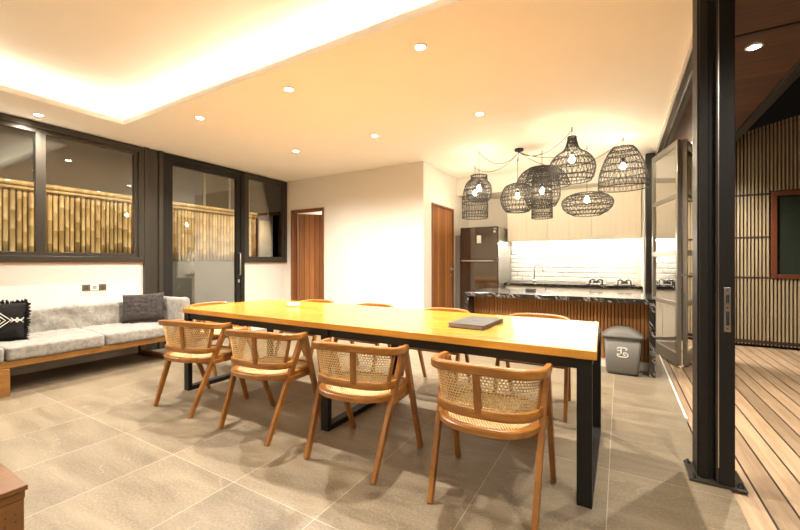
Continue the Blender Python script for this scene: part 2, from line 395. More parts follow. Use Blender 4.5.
h.tube([(hx, 4.2, 1.38), (hx + .035, 4.2, 1.385), (hx + .05, 4.2, 1.37), (hx + .05, 4.2, 1.02), (hx + .035, 4.2, 1.005), (hx, 4.2, 1.01)], .011, 10)
h.build('pull_handle', 'light_metal', lf); MB().lathe([(0, 0), (.014, 0), (.014, .02), (0, .02)], (0, 0, 0), 12)
k = MB().box(hx, hx + .012, 4.185, 4.215, .88, .93); k.build('keyhole', 'light_metal', lf, bevel=.003)

# door_1: ajar plank door in the back wall
d1 = setting('door_1', (-5.1, YB, 0)); 
MB().box(-5.52, -5.475, YB - .012, YB + .13, 0, 2.23).box(-4.725, -4.68, YB - .012, YB + .13, 0, 2.23).box(-5.475, -4.725, YB - .012, YB + .13, 2.185, 2.23).build('door_frame', 'door_frame', d1, bevel=.003)
me = MB().box(0, .745, -.04, 0, .01, 2.17)
lo = me.build('door_leaf', 'door_wood', None, bevel=.003, world=False); lo.parent = d1; lo.location = Vector((-5.472, YB + .13, 0)) - d1.location; lo.rotation_euler = (0, 0, radians(46))
hm = MB().tube([(.68, -.04, 1.0), (.68, -.085, 1.0), (.57, -.085, 1.0)], .009, 8); ho = hm.build('handle', 'light_metal', None, world=False); ho.parent = lo
# door_2: closed plank door in the recess wall
d2 = setting('door_2', (XC, 6.04, 0))
MB().box(XC - .13, XC + .012, 5.57, 5.61, 0, 2.2).box(XC - .13, XC + .012, 6.47, 6.51, 0, 2.2).box(XC - .13, XC + .012, 5.61, 6.47, 2.16, 2.2).build('door_frame', 'door_frame', d2, bevel=.003)
l2 = MB().box(XC - .05, XC - .008, 5.61, 6.47, .01, 2.16).build('door_leaf', 'door_wood_y', d2, bevel=.002)
MB().tube([(XC - .01, 6.40, 1.10), (XC + .045, 6.40, 1.10), (XC + .045, 6.28, 1.10)], .010, 8).box(XC - .01, XC, 6.375, 6.425, 1.075, 1.13).build('handle', 'light_metal', l2)
MB().box(XC - .01, XC + .002, 6.38, 6.42, .96, 1.02).build('lock', 'light_metal', l2)

# ------------------------------------------------------------------ outside left
for ya, yb_, flab in ((-2.0, 5.72, 'long bamboo pole fence with top rails outside the left windows'), (6.55, 9.0, 'short bamboo fence stretch past the bamboo gate')):
    f = thing('bamboo_fence', flab, 'fence', (-7.1, (ya + yb_) / 2, 1.24))
    m = MB(); y = ya
    while y < yb_ - .05:
        r = random.uniform(.022, .036); y += r + .006
        if True:
            top = 2.26 + random.uniform(-.01, .03); z = 1.25; pts = []; rs = []
            ph = random.uniform(.1, .3); lx = random.uniform(-.006, .006)
            while z < top:
                pts += [(-7.1 + lx, y, z), (-7.1 + lx, y, min(top, z + ph) - .008), (-7.1 + lx, y, min(top, z + ph))]; rs += [r, r, r * 1.13]; z += ph; ph = random.uniform(.22, .34)
                if z < top: pts.append((-7.1 + lx, y, z + .008)); rs.append(r); z += .0081
            P, R = [pts[0]], [rs[0]]
            for p_, r_ in zip(pts[1:], rs[1:]):
                if p_[2] > P[-1][2] + .001: P.append(p_); R.append(r_)
            m.tube(P, R, 7)
        y += r
    m.build('poles', 'bamboo', f)
    MB().tube([(-7.05, ya, 2.30), (-7.05, yb_, 2.30)], .035, 8).build('top_rail', 'bamboo', f)
    MB().tube([(-7.04, ya, 2.235), (-7.04, yb_, 2.235)], .022, 8).build('tie_rail', 'bamboo', f)
    MB().box(-7.16, -7.13, ya, yb_, 1.24, 2.28).build('backing', 'dark_back', f)
g = thing('bamboo_gate', 'bamboo boarded gate in the fence seen through the narrow window', 'gate', (-7.1, 6.1, 1.25))
MB().box(-7.14, -7.04, 5.73, 5.79, 1.25, 2.30).box(-7.14, -7.04, 6.48, 6.54, 1.25, 2.30).box(-7.14, -7.04, 5.79, 6.48, 2.20, 2.30).build('gate_frame', 'dark_back', g, bevel=.004)
m = MB(); y = 5.80
while y < 6.45: m.tube([(-7.08, y + .022, 1.26), (-7.08, y + .022, 2.18)], .022, 7); y += .0445
m.build('gate_panel', 'bamboo', g)
struct('wall_fence_base', MB().box(-7.25, -7.0, -3, 9.5, -.1, 1.24), 'fence_wall')
struct('floor_side_path', MB().box(-7.25, -5.8, -3.2, 9.5, -.14, -.04), 'fence_wall')
nb = thing('neighbour_house', 'blue grey rendered neighbouring house beyond the bamboo fence', 'building', (-10.5, 5, 0))
MB().box(-10.9, -10.5, -4, 14, 0, 6.5).build('wall', 'neigh', nb)
for y in (6.6, 8.1):
    wf = MB().box(-10.5, -10.44, y, y + .9, 2.2, 4.4).build('window', 'white_trim', nb, bevel=.01)
    MB().box(-10.445, -10.43, y + .08, y + .82, 2.3, 4.3).build('pane', 'dark_green', wf)

# ------------------------------------------------------------------ outside right
struct('floor_deck', MB().box(.515, 4.2, -3.2, 7.42, -.12, -.012).box(.456, .515, 2.95, 7.42, -.12, -.012), 'deck')
struct('trim_threshold', MB().box(.441, .456, 3.68, 6.45, -.1, .003), 'white_trim')
struct('trim_door_track', MB().box(.43, .452, -3.2, 6.5, 2.77, 2.81), 'wall')
struct('trim_door_header', MB().box(.452, .50, -3.2, 6.5, 2.755, 2.86).box(.515, .56, -3.2, 6.5, 2.755, 2.86).box(.452, .56, -3.2, 6.5, 2.80, 2.86), 'grey_frame')
struct('trim_door_channel', MB().box(.498, .503, -3.2, 6.5, 2.742, 2.80), 'light_metal')
struct('ceiling_outdoor', MB().box(.56, 1.27, -3.2, 7.3, 2.82, 2.88), 'soffit')
struct('trim_eave_beam', MB().box(1.225, 1.31, -3.2, 7.3, 2.79, 2.93), 'black_frame', bevel=.004)
struct('trim_outdoor_joint', MB().box(.56, 1.225, 3.50, 3.53, 2.812, 2.83), 'black_frame')
struct('trim_kitchen_post', MB().box(.315, .42, 6.36, 6.52, 0, 2.76), 'black_frame', bevel=.006)
# slatted garden building
ext = thing('slatted_building', 'timber slatted outbuilding with a reddish framed window at deck end', 'building', (1.8, 7.4, 0))
def zt(x): return 2.745 + .248 * x
MB().add([(x, y, z) for y in (7.42, 7.6) for x, z in ((.43, 0), (4.2, 0), (4.2, zt(4.2) - .06), (.43, zt(.43) - .06))], [(0, 1, 2, 3), (7, 6, 5, 4), (0, 4, 5, 1), (1, 5, 6, 2), (2, 6, 7, 3), (3, 7, 4, 0)]).build('backing', 'dark_back', ext)
m = MB(); x = .45
while x < 4.15:
    wd = .019
    if 1.86 < x + wd / 2 < 2.86:
        m.box(x, x + wd, 7.35, 7.385, .03, .98); m.box(x, x + wd, 7.35, 7.385, 2.25, zt(x))
    else: m.box(x, x + wd, 7.35, 7.385, .03, zt(x))
    x += .0405
m.build('slat_screen', 'slat', ext)
m = MB()
for z in (.07, 1.0, 1.585, 2.205):
    if .98 < z < 2.25: m.box(.43, 1.86, 7.385, 7.42, z - .022, z + .022).box(2.86, 4.2, 7.385, 7.42, z - .022, z + .022).box(.43, 1.86, 7.346, 7.352, z - .014, z + .014)
    else: m.box(.43, 4.2, 7.346, 7.42, z - .022, z + .022)
m.build('rails', 'dark_back', ext)
wf = MB().box(1.87, 1.93, 7.33, 7.42, .99, 2.23).box(2.79, 2.85, 7.33, 7.42, .99, 2.23).box(1.93, 2.79, 7.33, 7.42, .99, 1.05).box(1.93, 2.79, 7.33, 7.42, 2.17, 2.23).build('window', 'red_wood', ext, bevel=.004)
MB().box(1.93, 2.79, 7.37, 7.38, 1.05, 2.17).build('pane', 'dark_green', wf)

# steel column with base plate + jamb
co = thing('steel_column', 'black steel column bolted to the stone floor beside the deck', 'column', (.44, 2.76, 0))
MB().box(.378, .387, 2.70, 2.86, .012, CEIL).build('edge_angle', 'black_steel', co)
MB().box(.387, .427, 2.685, 2.85, .012, CEIL).build('flange', 'black_frame', co, bevel=.003)
MB().box(.427, .455, 2.705, 2.83, .012, CEIL).build('web', 'black_steel', co)
bp = MB().prism([(.335, 2.88), (.335, 2.64), (.585, 2.64), (.585, 2.88)], 0, .012).build('base_plate', 'grey_frame', co, bevel=.002)
for bx_, by_ in ((.352, 2.85), (.356, 2.675), (.560, 2.675), (.56, 2.85)):
    MB().lathe([(0, .032), (.007, .032), (.007, .023), (.013, .023), (.013, .014), (.017, .014), (.017, .012)], (bx_, by_, 0), 8).build('bolt', 'black_steel', bp)
jb = thing('door_jamb', 'tall black folding door jamb with a steel strike plate', 'door jamb', (.50, 2.74, 0))
MB().box(.457, .466, 2.662, 2.84, .012, CEIL).build('seal_strip', 'grey_frame', jb)
jm = MB().box(.466, .534, 2.655, 2.86, .012, CEIL + .05).build('frame', 'black_steel', jb, bevel=.003)
MB().box(.4625, .4665, 2.655, 2.659, .1, 2.7).build('groove_highlight', 'light_metal', jb)  # bright metal strip modelled in place of the highlight along the jamb groove
sp = MB().box(.488, .516, 2.6525, 2.656, .845, 1.085).build('strike_plate', 'light_metal', jb, bevel=.001)
MB().box(.495, .509, 2.651, 2.6527, .88, .955).build('latch_slot', 'rubber', sp); MB().box(.495, .509, 2.651, 2.6527, 1.0, 1.045).build('latch_slot', 'rubber', sp)
for z in (.862, .976, 1.068): MB().lathe([(0, 0), (.005, 0), (.005, .001)], (0, 0, 0), 8); MB().box(.499, .505, 2.6515, 2.6527, z - .003, z + .003).build('screw', 'chrome', sp)

# folding glazed leaves
def fold_leaf(p, q, label, flip=1):
    p, q = Vector((*p, 0)), Vector((*q, 0)); L = (q - p).length; ang = math.atan2(q.y - p.y, q.x - p.x)
    t = thing('folding_door_leaf', label, 'glazed door', p, ang, 'glazed folding door leaves')
    st = .055; z0, z1 = .012, 2.66; m = MB(); y0, y1 = -.022, .022
    m.box(0, st, y0, y1, z0, z1).box(L - st, L, y0, y1, z0, z1)
    zz = [(.012, .15), (.70, .755), (1.30, 1.365), (1.98, 2.03), (2.59, 2.66)]
    for a, b in zz: m.box(st, L - st, y0, y1, a, b)
    m.build('frame', 'leaf_frame', t, bevel=.003, world=False)
    for i in range(4): MB().box(st, L - st, -.003, .003, zz[i][1], zz[i + 1][0]).build('pane', 'door_glass', t, world=False)
    h = MB().box(L - .045, L - .012, y1, y1 + .006, .92, 1.12).build('lock_plate', 'light_metal', t, world=False)
    hh = MB().tube([(L - .03, y1, 1.07), (L - .03, y1 + .05, 1.07), (L - .14, y1 + .05, 1.07)], .009, 8).tube([(L - .03, y0, 1.07), (L - .03, y0 - .05, 1.07), (L - .14, y0 - .05, 1.07)], .009, 8).build('handle', 'light_metal', t, world=False)
    return t
fold_leaf((.40, 6.28), (.60, 5.455), 'glazed folding door leaf nearest the kitchen island, opened outwards')
fold_leaf((.655, 5.50), (.90, 6.28), 'second glazed folding door leaf, behind the first one on the deck')

# ------------------------------------------------------------------ kitchen
struct('trim_backsplash', MB().box(-1.80, .24, 7.35, 7.36, .865, 1.585), 'tiles')
wt = thing('kitchen_worktop', 'dark marble worktop running along the tiled kitchen wall', 'worktop', (-.8, 7.1, .82))
MB().box(-1.79, .295, 6.76, 7.348, .82, .86).build('slab', 'marble', wt, bevel=.003)
for i in range(3):
    x0 = -1.78 + i * .69
    k = thing('base_cabinet', ['white base cabinet under the sink, beside the fridge', 'white base cabinet in the middle of the back run', 'white base cabinet under the gas hob'][i], 'cabinet', (x0 + .34, 7.1, 0), group='base cabinets along the kitchen wall')
    MB().box(x0, x0 + .685, 6.83, 7.34, .08, .818).box(x0 + .02, x0 + .665, 6.88, 7.3, 0, .08).build('body', 'white_trim', k)
    for j in range(2):
        d = MB().box(x0 + .005 + j * .34, x0 + .34 + j * .34, 6.81, 6.83, .09, .81).build('door', 'flute', k, bevel=.003)
        xx = x0 + .34 + (-.05 if j == 0 else .05); MB().tube([(xx, 6.81, .55), (xx, 6.785, .55), (xx, 6.785, .70), (xx, 6.81, .70)], .005, 6).build('handle', 'light_metal', d)
for i in range(3):
    x0 = -1.79 + i * .695
    k = thing('wall_cabinet', ['cream wall cabinet over the sink next to the fridge', 'middle cream wall cabinet over the tiled splashback', 'rightmost cream wall cabinet over the gas hob'][i], 'cabinet', (x0 + .35, 7.15, 1.59), group='wall cabinets over the splashback')
    MB().box(x0, x0 + .69, 7.02, 7.358, 1.60, 2.468).build('body', 'white_trim', k)
    MB().box(x0 + .003, x0 + .343, 7.0, 7.02, 1.595, 2.465).build('door', 'flute', k, bevel=.003); MB().box(x0 + .347, x0 + .687, 7.0, 7.02, 1.595, 2.465).build('door', 'flute', k, bevel=.003)
tag(MB().box(-1.75, .22, 7.26, 7.30, 1.586, 1.5999).build('under_cabinet_light', 'led_kitchen'), 'bright strip light under the cream wall cabinets', 'light')
k = MB().box(-2.64, -2.55, 6.58, 7.35, 0, 1.72)
tag(k.build('filler_panel', 'fridge_side', bevel=.004), 'narrow grey side panel between plank door and fridge', 'panel')
# fridge
fr = thing('fridge', 'dark glossy two-door fridge beside the tiled kitchen wall', 'fridge', (-2.16, 6.9, 0))
MB().box(-2.51, -1.82, 6.56, 7.30, .03, 1.85).build('body', 'fridge_side', fr, bevel=.01)
top = MB().box(-2.51, -1.82, 6.49, 6.555, 1.27, 1.85).build('door', 'fridge', fr, bevel=.012)
bot = MB().box(-2.51, -1.82, 6.49, 6.555, .06, 1.235).build('door', 'fridge', fr, bevel=.012)
MB().box(-2.47, -1.90, 6.455, 6.49, 1.238, 1.262).build('handle', 'light_metal', top, bevel=.004)
MB().box(-2.20, -2.12, 6.487, 6.491, 1.56, 1.70).build('paper_note', 'mark_white', top)
MB().box(-1.89, -1.85, 6.487, 6.491, 1.80, 1.815).build('badge', 'light_metal', top); MB().box(-1.90, -1.86, 6.487, 6.491, 1.74, 1.775).build('sticker', 'light_metal', top)
MB().box(-2.5, -1.83, 6.6, 7.25, 0, .03).build('foot', 'rubber', fr)
# faucet
fa = thing('kitchen_faucet', 'curved chrome faucet standing on the back worktop', 'faucet', (-1.36, 7.2, .86))
pts = [(-1.36, 7.24, .86), (-1.36, 7.24, 1.10)] + [(-1.36 + .075 - .075 * cos(a), 7.24, 1.10 + .09 * sin(a)) for a in [pi * i / 10 for i in range(1, 11)]] + [(-1.21, 7.24, 1.05)]
MB().tube(pts, .013, 10).build('spout', 'chrome', fa); MB().lathe([(0, .0), (.03, .0), (.03, .02), (.02, .05), (0, .05)], (-1.36, 7.24, .86), 16).build('base', 'chrome', fa)
MB().tube([(-1.36, 7.24, .93), (-1.43, 7.2, .97)], .007, 8).build('lever', 'chrome', fa)
# gas hobs
def hob(cx, label):
    t = thing('gas_hob', label, 'hob', (cx, 7.05, .86), group='gas hobs on the back worktop')
    MB().box(cx - .15, cx + .15, 6.85, 7.25, .861, .885).build('base', 'chrome', t, bevel=.006)
    for yy in (6.95, 7.15):
        MB().lathe([(0, .025), (.045, .025), (.05, .0), (.05, -.01)], (cx, yy, .895), 20).build('burner', 'hob', t)
        m = MB()
        for a in range(4):
            an = a * pi / 2 + pi / 4; c_, s_ = cos(an), sin(an)
            m.tube([(cx + .125 * c_, yy + .085 * s_, .885), (cx + .125 * c_, yy + .085 * s_, .925), (cx + .09 * c_, yy + .07 * s_, .945), (cx + .03 * c_, yy + .03 * s_, .93)], .008, 6)
        m.build('pan_support', 'hob', t)
    for kx in (-.09, .09): MB().tube([(cx + kx, 6.85, .873), (cx + kx, 6.825, .873)], .014, 10).build('knob', 'hob', t)
hob(-.34, 'left gas hob with black pan supports on worktop'); hob(.06, 'right gas hob near the black kitchen post')
# island
isl = thing('kitchen_island', 'kitchen island with veined black marble top and timber battens', 'island', (-.73, 5.25, 0))
IX0, IX1, IY0, IY1 = -1.80, .325, 4.80, 5.72
MB().box(IX0, IX1, IY0, IY1, .775, .828).build('worktop', 'marble', isl, bevel=.003)
MB().box(IX0, IX0 + .055, IY0, IY1, 0, .774).build('end_panel', 'marble', isl, bevel=.003); MB().box(IX1 - .055, IX1, IY0, IY1, 0, .774).build('end_panel', 'marble', isl, bevel=.003)
MB().box(IX0 + .056, IX1 - .056, 5.06, IY1 - .02, .0, .774).build('body', 'dark_back', isl)
m = MB(); x = IX0 + .06
while x < IX1 - .075: m.box(x, x + .028, 5.030, 5.062, .10, .772); x += .036
m.build('batten_front', 'island_wood', isl, bevel=.004, seg=1)
MB().box(IX0 + .056, IX1 - .056, 5.045, 5.062, 0, .10).build('plinth', 'white_trim', isl)
so = thing('soap_dish', 'small dark dish lying on the island marble top', 'dish', (-1.06, 5.4, .828))
MB().box(-1.12, -1.0, 5.34, 5.44, .829, .838).box(-1.12, -1.108, 5.34, 5.44, .838, .862).box(-1.012, -1.0, 5.34, 5.44, .838, .862).box(-1.108, -1.012, 5.34, 5.352, .838, .862).box(-1.108, -1.012, 5.428, 5.44, .838, .862).build('tray', 'folder', so, bevel=.002)
MB().box(-1.095, -1.025, 5.36, 5.42, .839, .860).build('sponge', 'paper', so, bevel=.006)
# bin
bn = thing('waste_bin', 'grey plastic waste bin with a domed lid before the island', 'bin', (.02, 4.82, 0))
def rrect(cx, cy, hx, hy, r=.03, n=5):
    o = []
    for sx, sy, a0 in ((1, 1, 0), (-1, 1, pi / 2), (-1, -1, pi), (1, -1, 3 * pi / 2)):
        for i in range(n + 1): a = a0 + pi / 2 * i / n; o.append((cx + sx * (hx - r) + r * cos(a), cy + sy * (hy - r) + r * sin(a)))
    return o
def loft(sects, capb=True, capt=True):
    m = MB(); n = len(sects[0]); vs = [p for s_ in sects for p in s_]; fs = []
    for i in range(len(sects) - 1):
        for k_ in range(n): fs.append((i * n + k_, i * n + (k_ + 1) % n, (i + 1) * n + (k_ + 1) % n, (i + 1) * n + k_))
    if capb: fs.append(tuple(reversed(range(n))))
    if capt: fs.append(tuple(range((len(sects) - 1) * n, len(sects) * n)))
    return m.add(vs, fs, True)
bx, by = .022, 4.845
def sec(hx, hy, z, r=.035): return [(x, y, z) for x, y in rrect(bx, by, hx, hy, r)]
o = loft([sec(.150, .098, .018), sec(.155, .102, .03), sec(.178, .118, .405)]).build('body', 'plastic_grey', bn)
loft([sec(.140, .09, 0), sec(.145, .095, .018)]).build('base', 'plastic_dark', bn)
rim = loft([sec(.180, .12, .395), sec(.198, .132, .405), sec(.200, .134, .425), sec(.186, .124, .435)]).build('rim', 'plastic_grey', bn)
m = MB(); nx, ny = 20, 8; vs = []
for j in range(ny + 1):
    for i in range(nx + 1):
        u, v = i / nx * 2 - 1, j / ny * 2 - 1; hh = .075 * (1 - abs(u) ** 2.2) * (1 - .25 * v * v) + .008
        vs.append((bx + u * .180, by + v * .118, .432 + (hh if abs(u) < 1 and abs(v) < 1 else .0)))
fs = [(j * (nx + 1) + i, j * (nx + 1) + i + 1, (j + 1) * (nx + 1) + i + 1, (j + 1) * (nx + 1) + i) for j in range(ny) for i in range(nx)]
m.add(vs, fs, True).build('lid', 'plastic_grey', bn)
# printed bin mark (white strokes on the sloping front)
def fy(z): return by - (.102 + (.118 - .102) * (z - .03) / .375) - .0015
m = MB()
def stroke(pts, w=.010):
    for (xa, za), (xb, zb) in zip(pts, pts[1:]): m.beam((bx + xa, fy(za), za), (bx + xb, fy(zb), zb), .0018, w, (0, 1, 0))
stroke([(-.052, .285), (-.035, .300), (.03, .300), (.045, .288), (.028, .275)], .012); stroke([(-.050, .268), (-.018, .268)], .010); stroke([(-.012, .292), (-.012, .235)], .013)
stroke([(-.045, .232), (-.048, .212), (-.03, .200), (.035, .200), (.052, .214), (.05, .235), (.03, .248), (.012, .248), (.012, .222), (.03, .222)], .012); stroke([(-.046, .228), (-.02, .228)], .010)
m.build('printed_mark', 'mark_white', bn, fix=False)

# ------------------------------------------------------------------ dining table
TX0, TX1, TY0, TY1, TZ = -3.62, -.097, 2.08, 3.12, .784
tb = thing('dining_table', 'long golden teak dining table on black steel frames', 'table', (-1.86, 2.6, 0))
MB().prism([(TX0, TY0), (TX1, TY0), (-.135, TY1), (TX0, TY1)], TZ - .045, TZ).build('tabletop', 'table_wood', tb, bevel=.004)
MB().box(TX0 + .03, TX1 - .03, TY0 + .02, TY0 + .06, .685, .738).box(TX0 + .03, TX1 - .03, TY1 - .06, TY1 - .02, .685, .738).build('apron', 'black_steel', tb)
for x in (TX0 + .01, -1.885, TX1 - .092):
    MB().box(x, x + .07, TY0 + .01, TY0 + .05, 0, .738).box(x, x + .07, TY1 - .05, TY1 - .01, 0, .738).box(x, x + .07, TY0 + .05, TY1 - .05, 0, .04).box(x, x + .07, TY0 + .05, TY1 - .05, .698, .738).build('leg', 'black_steel', tb, bevel=.002)

# folder + ashtray
bk = thing('menu_folder', 'dark grey folder lying on the table near its right end', 'folder', (-.87, 2.56, TZ), radians(-3))
L, W_ = .125, .20
cv = MB().box(-L, L, -W_, W_, .001, .005).box(-L, L, -W_, W_, .026, .030).box(L - .004, L, -W_, W_, .005, .026).build('cover', 'folder', bk, world=False, bevel=.001)
MB().box(-L + .006, L - .006, -W_ + .006, W_ - .006, .0052, .0258).build('pages', 'paper', bk, world=False)
MB().box(-.03, .03, -.012, .012, .0300, .0306).build('emblem', 'plastic_dark', cv, world=False)
at_ = thing('ashtray', 'small white ceramic ashtray on the table top', 'ashtray', (-2.79, 2.70, TZ))
MB().lathe([(0, .006), (.045, .008), (.050, .030), (.062, .030), (.064, .022), (.060, .001), (0, .001)], (0, 0, 0), 28).build('bowl', 'ceramic', at_, world=False)
MB().lathe([(.049, .0305), (.062, .0305), (.062, .0345), (.049, .0345)], (0, 0, 0), 28, True).build('rim', 'ceramic', at_, world=False)

# ------------------------------------------------------------------ chairs
def upath(w, y1, yb, z, n=36, ex=.62, dip=0):
    out = []
    for i in range(n + 1):
        t = pi * i / n; cx = cos(t); sx = sin(t)
        out.append(Vector((-w * math.copysign(abs(cx) ** ex, cx), y1 - (y1 - yb) * abs(sx) ** ex, z + dip * abs(sx))))
    return out
def resample(P, n):
    d = [0]
    for a, b in zip(P, P[1:]): d.append(d[-1] + (b - a).length)
    out = []; k = 0
    for i in range(n + 1):
        s_ = d[-1] * i / n
        while k < len(d) - 2 and d[k + 1] < s_: k += 1
        u = (s_ - d[k]) / max(1e-9, d[k + 1] - d[k]); out.append(P[k].lerp(P[k + 1], min(1, u)))
    return out
def make_chair(dp=1.0, twist=0.0, ex=.60, sx0=0.0):
    """dp = depth of the curved back, twist = slight turn of the upper frame in degrees"""
    t = thing('dining_chair', 'x', 'chair', group='teak and cane dining chairs around the table')
    for sx in (-1, 1):
        MB().beam((sx * .252, -.242, 0), (sx * .270, .025, .684), .028, .030, (1, 0, 0), .030, .052).build('leg', 'teak', t, bevel=.004)
        MB().beam((sx * .278, .262, 0), (sx * .270, .045, .684), .028, .030, (1, 0, 0), .030, .052).build('leg', 'teak', t, bevel=.004)
    yt, yl = -.285 * dp, -.245 * dp
    top = resample(upath(.280, .055, yt, .684, 60, ex, .038), 40)
    n = len(top); wid = [.032 + .010 * sin(pi * i / (n - 1)) for i in range(n)]
    MB().sweep(top, wid, .044).build('top_rail', 'teak_bent', t, sharp=True)
    low = resample(upath(.256, -.03, yl, .500, 60, .74 if dp == 1 else .62), 36)
    MB().sweep(low, .024, .042).build('lower_rail', 'teak_bent', t, sharp=True)
    c0 = 6 if dp == 1 else 8
    A = resample(upath(.246, -.03, yl + .005, .50, 60, .74 if dp == 1 else .62), 48)[c0 - 2:-c0 + 2]; B = resample(upath(.270, .045, yt + .003, .672, 60, ex, .038), 48)[c0:-c0]
    B = resample(B, len(A) - 1)
    m = MB(); vs = []; uv = []; R = 6; n = len(A); su = 0
    for i in range(n):
        if i: su += (A[i] - A[i - 1]).length
        for j in range(R + 1): vs.append(A[i].lerp(B[i], j / R)); uv.append((su, j / R * .205))
    m.add(vs, [(i * (R + 1) + j, (i + 1) * (R + 1) + j, (i + 1) * (R + 1) + j + 1, i * (R + 1) + j + 1) for i in range(n - 1) for j in range(R)], True); m.uv = uv
    m.build('cane_back', 'cane', t, fix=False)
    for P_, Q_ in ((A[0], B[0]), (A[-1], B[-1])): MB().beam(P_, Q_, .018, .024, (1, 0, 0)).build('back_post', 'teak', t, bevel=.003)
    MB().beam((sx0, yl - .006, .505), (sx0, yt - .002, .712), .036, .014, (1, 0, 0)).build('splat', 'teak', t, bevel=.003)
    rb = .262 * (1 if dp == 1 else .86)
    def seat_pt(a, k=1.0, z=.44):
        cx, sy = cos(a), sin(a); e = .78 if sy < 0 else .42
        return Vector((.242 * k * math.copysign(abs(cx) ** e, cx), .0 + (.235 if sy > 0 else rb) * k * math.copysign(abs(sy) ** e, sy), z))
    ring = [seat_pt(2 * pi * i / 72, 1, .428) for i in range(72)]
    MB().sweep(ring, .046, .034, True).build('seat_frame', 'teak_bent', t, sharp=True)
    m = MB(); vs = [Vector((0, 0, .440))]; uv = [(0, 0)]; fs = []
    for k in range(1, 7):
        for i in range(72):
            p = seat_pt(2 * pi * i / 72, .93 * k / 6, .440 - .010 * (1 - (k / 6) ** 2)); vs.append(p); uv.append((p.x, p.y))
    for i in range(72): fs.append((0, 1 + i, 1 + (i + 1) % 72))
    for k in range(5):
        for i in range(72): fs.append((1 + k * 72 + i, 1 + (k + 1) * 72 + i, 1 + (k + 1) * 72 + (i + 1) % 72, 1 + k * 72 + (i + 1) % 72))
    m.add(vs, fs, True); m.uv = uv; m.build('seat_cane', 'cane', t, fix=False)
    m = MB()
    for sx in (-1, 1): m.beam((sx * .262, -.10, .398), (sx * .262, .16, .398), .022, .034, (1, 0, 0))
    m.beam((-.26, .15, .392), (.26, .15, .392), .022, .034, (0, 1, 0)).beam((-.255, -.09, .392), (.255, -.09, .392), .022, .034, (0, 1, 0))
    m.build('seat_rail', 'teak', t, bevel=.003)
    if twist:
        for ch in t.children:
            for v in ch.data.vertices:
                a_ = radians(twist) * min(1, v.co.z / .70); x_, y_ = v.co.x, v.co.y
                v.co.x = x_ * cos(a_) - y_ * sin(a_); v.co.y = x_ * sin(a_) + y_ * cos(a_)
    return t
proto_near = make_chair(.80, 10, .50, .05)
proto = make_chair()
chairs = [(-3.165, 1.975, 0, 'cane backed teak chair on the near side at the table end nearest the sofa'),
          (-2.275, 1.97, -1, 'teak cane chair on the near side, between the end chair and the centre leg frame'),
          (-1.425, 1.975, -1, 'teak cane chair on the near side just right of the centre table leg'),
          (-.590, 1.985, 2, 'largest teak cane chair in view, near side beside the right table leg'),
          (-3.30, 3.40, 180, 'far side teak chair directly in line with the ajar plank door'),
          (-2.44, 3.40, 180, 'far side teak chair in front of the blank white wall'),
          (-1.55, 3.39, 180, 'far side teak chair in front of the closed plank door'),
          (-.64, 3.40, 180, 'far side teak chair in front of the kitchen island, behind the folder'),
          (-3.98, 2.74, -86, 'teak chair at the head of the table, next to the sofa arm')]
for i, (x, y, r, lab) in enumerate(chairs):
    o = proto_near if i == 0 else proto if i == 3 else dup(proto_near if i < 3 else proto)
    o.location = (x, y, 0); o.rotation_euler = (0, 0, radians(r)); o['label'] = lab

# ------------------------------------------------------------------ sofa
sf = thing('sofa', 'long low teak framed sofa with light grey cushions by the left wall', 'sofa', (-5.2, 1.3, 0))
def cushion(x0, x1, y0, y1, z0, z1, amp=.008, nx=14, ny=40, nz=5, r=.022, lean=0, tilt=0, seed=0):
    bm = bmesh.new(); bmesh.ops.create_cube(bm, size=2)
    bm.free()
    m = MB(); vs = {}; lst = []; fs = []
    def key(i, j, k): return (i, j, k)
    def vert(i, j, k):
        if (i, j, k) in vs: return vs[(i, j, k)]
        p = Vector((x0 + (x1 - x0) * i / nx, y0 + (y1 - y0) * j / ny, z0 + (z1 - z0) * k / nz))
        q = Vector((min(max(p.x, x0 + r), x1 - r), min(max(p.y, y0 + r), y1 - r), min(max(p.z, z0 + r), z1 - r)))
        d = p - q
        if d.length > 1e-6:
            dn = d.normalized(); p = q + dn * r
        nn = (p - Vector(((x0 + x1) / 2, (y0 + y1) / 2, (z0 + z1) / 2)))
        a = noise.noise(Vector((p.x * 9 + seed, p.y * 5, p.z * 9))) * amp + noise.noise(Vector((p.x * 3 + seed, p.y * 24 + p.x * 14, p.z * 6))) * amp * .8
        p = p + (d.normalized() if d.length > 1e-6 else Vector((0, 0, 0))) * a
        f_ = (p.z - z0) / (z1 - z0); p.x += lean * f_; p.z += tilt * (x1 - p.x) / (x1 - x0) * f_
        vs[(i, j, k)] = len(lst); lst.append(p); return vs[(i, j, k)]
    for i in range(nx):
        for j in range(ny):
            fs.append((vert(i, j, 0), vert(i, j + 1, 0), vert(i + 1, j + 1, 0), vert(i + 1, j, 0))); fs.append((vert(i, j, nz), vert(i + 1, j, nz), vert(i + 1, j + 1, nz), vert(i, j + 1, nz)))
    for i in range(nx):
        for k in range(nz):
            fs.append((vert(i, 0, k), vert(i + 1, 0, k), vert(i + 1, 0, k + 1), vert(i, 0, k + 1))); fs.append((vert(i, ny, k), vert(i, ny, k + 1), vert(i + 1, ny, k + 1), vert(i + 1, ny, k)))
    for j in range(ny):
        for k in range(nz):
            fs.append((vert(0, j, k), vert(0, j, k + 1), vert(0, j + 1, k + 1), vert(0, j + 1, k))); fs.append((vert(nx, j, k), vert(nx, j + 1, k), vert(nx, j + 1, k + 1), vert(nx, j, k + 1)))
    return m.add(lst, fs, True)
cushion(-5.60, -4.80, 1.165, 1.925, .315, .445, nx=22, ny=34, nz=6, tilt=.02, seed=1).build('seat_cushion', 'sofa_cloth', sf)
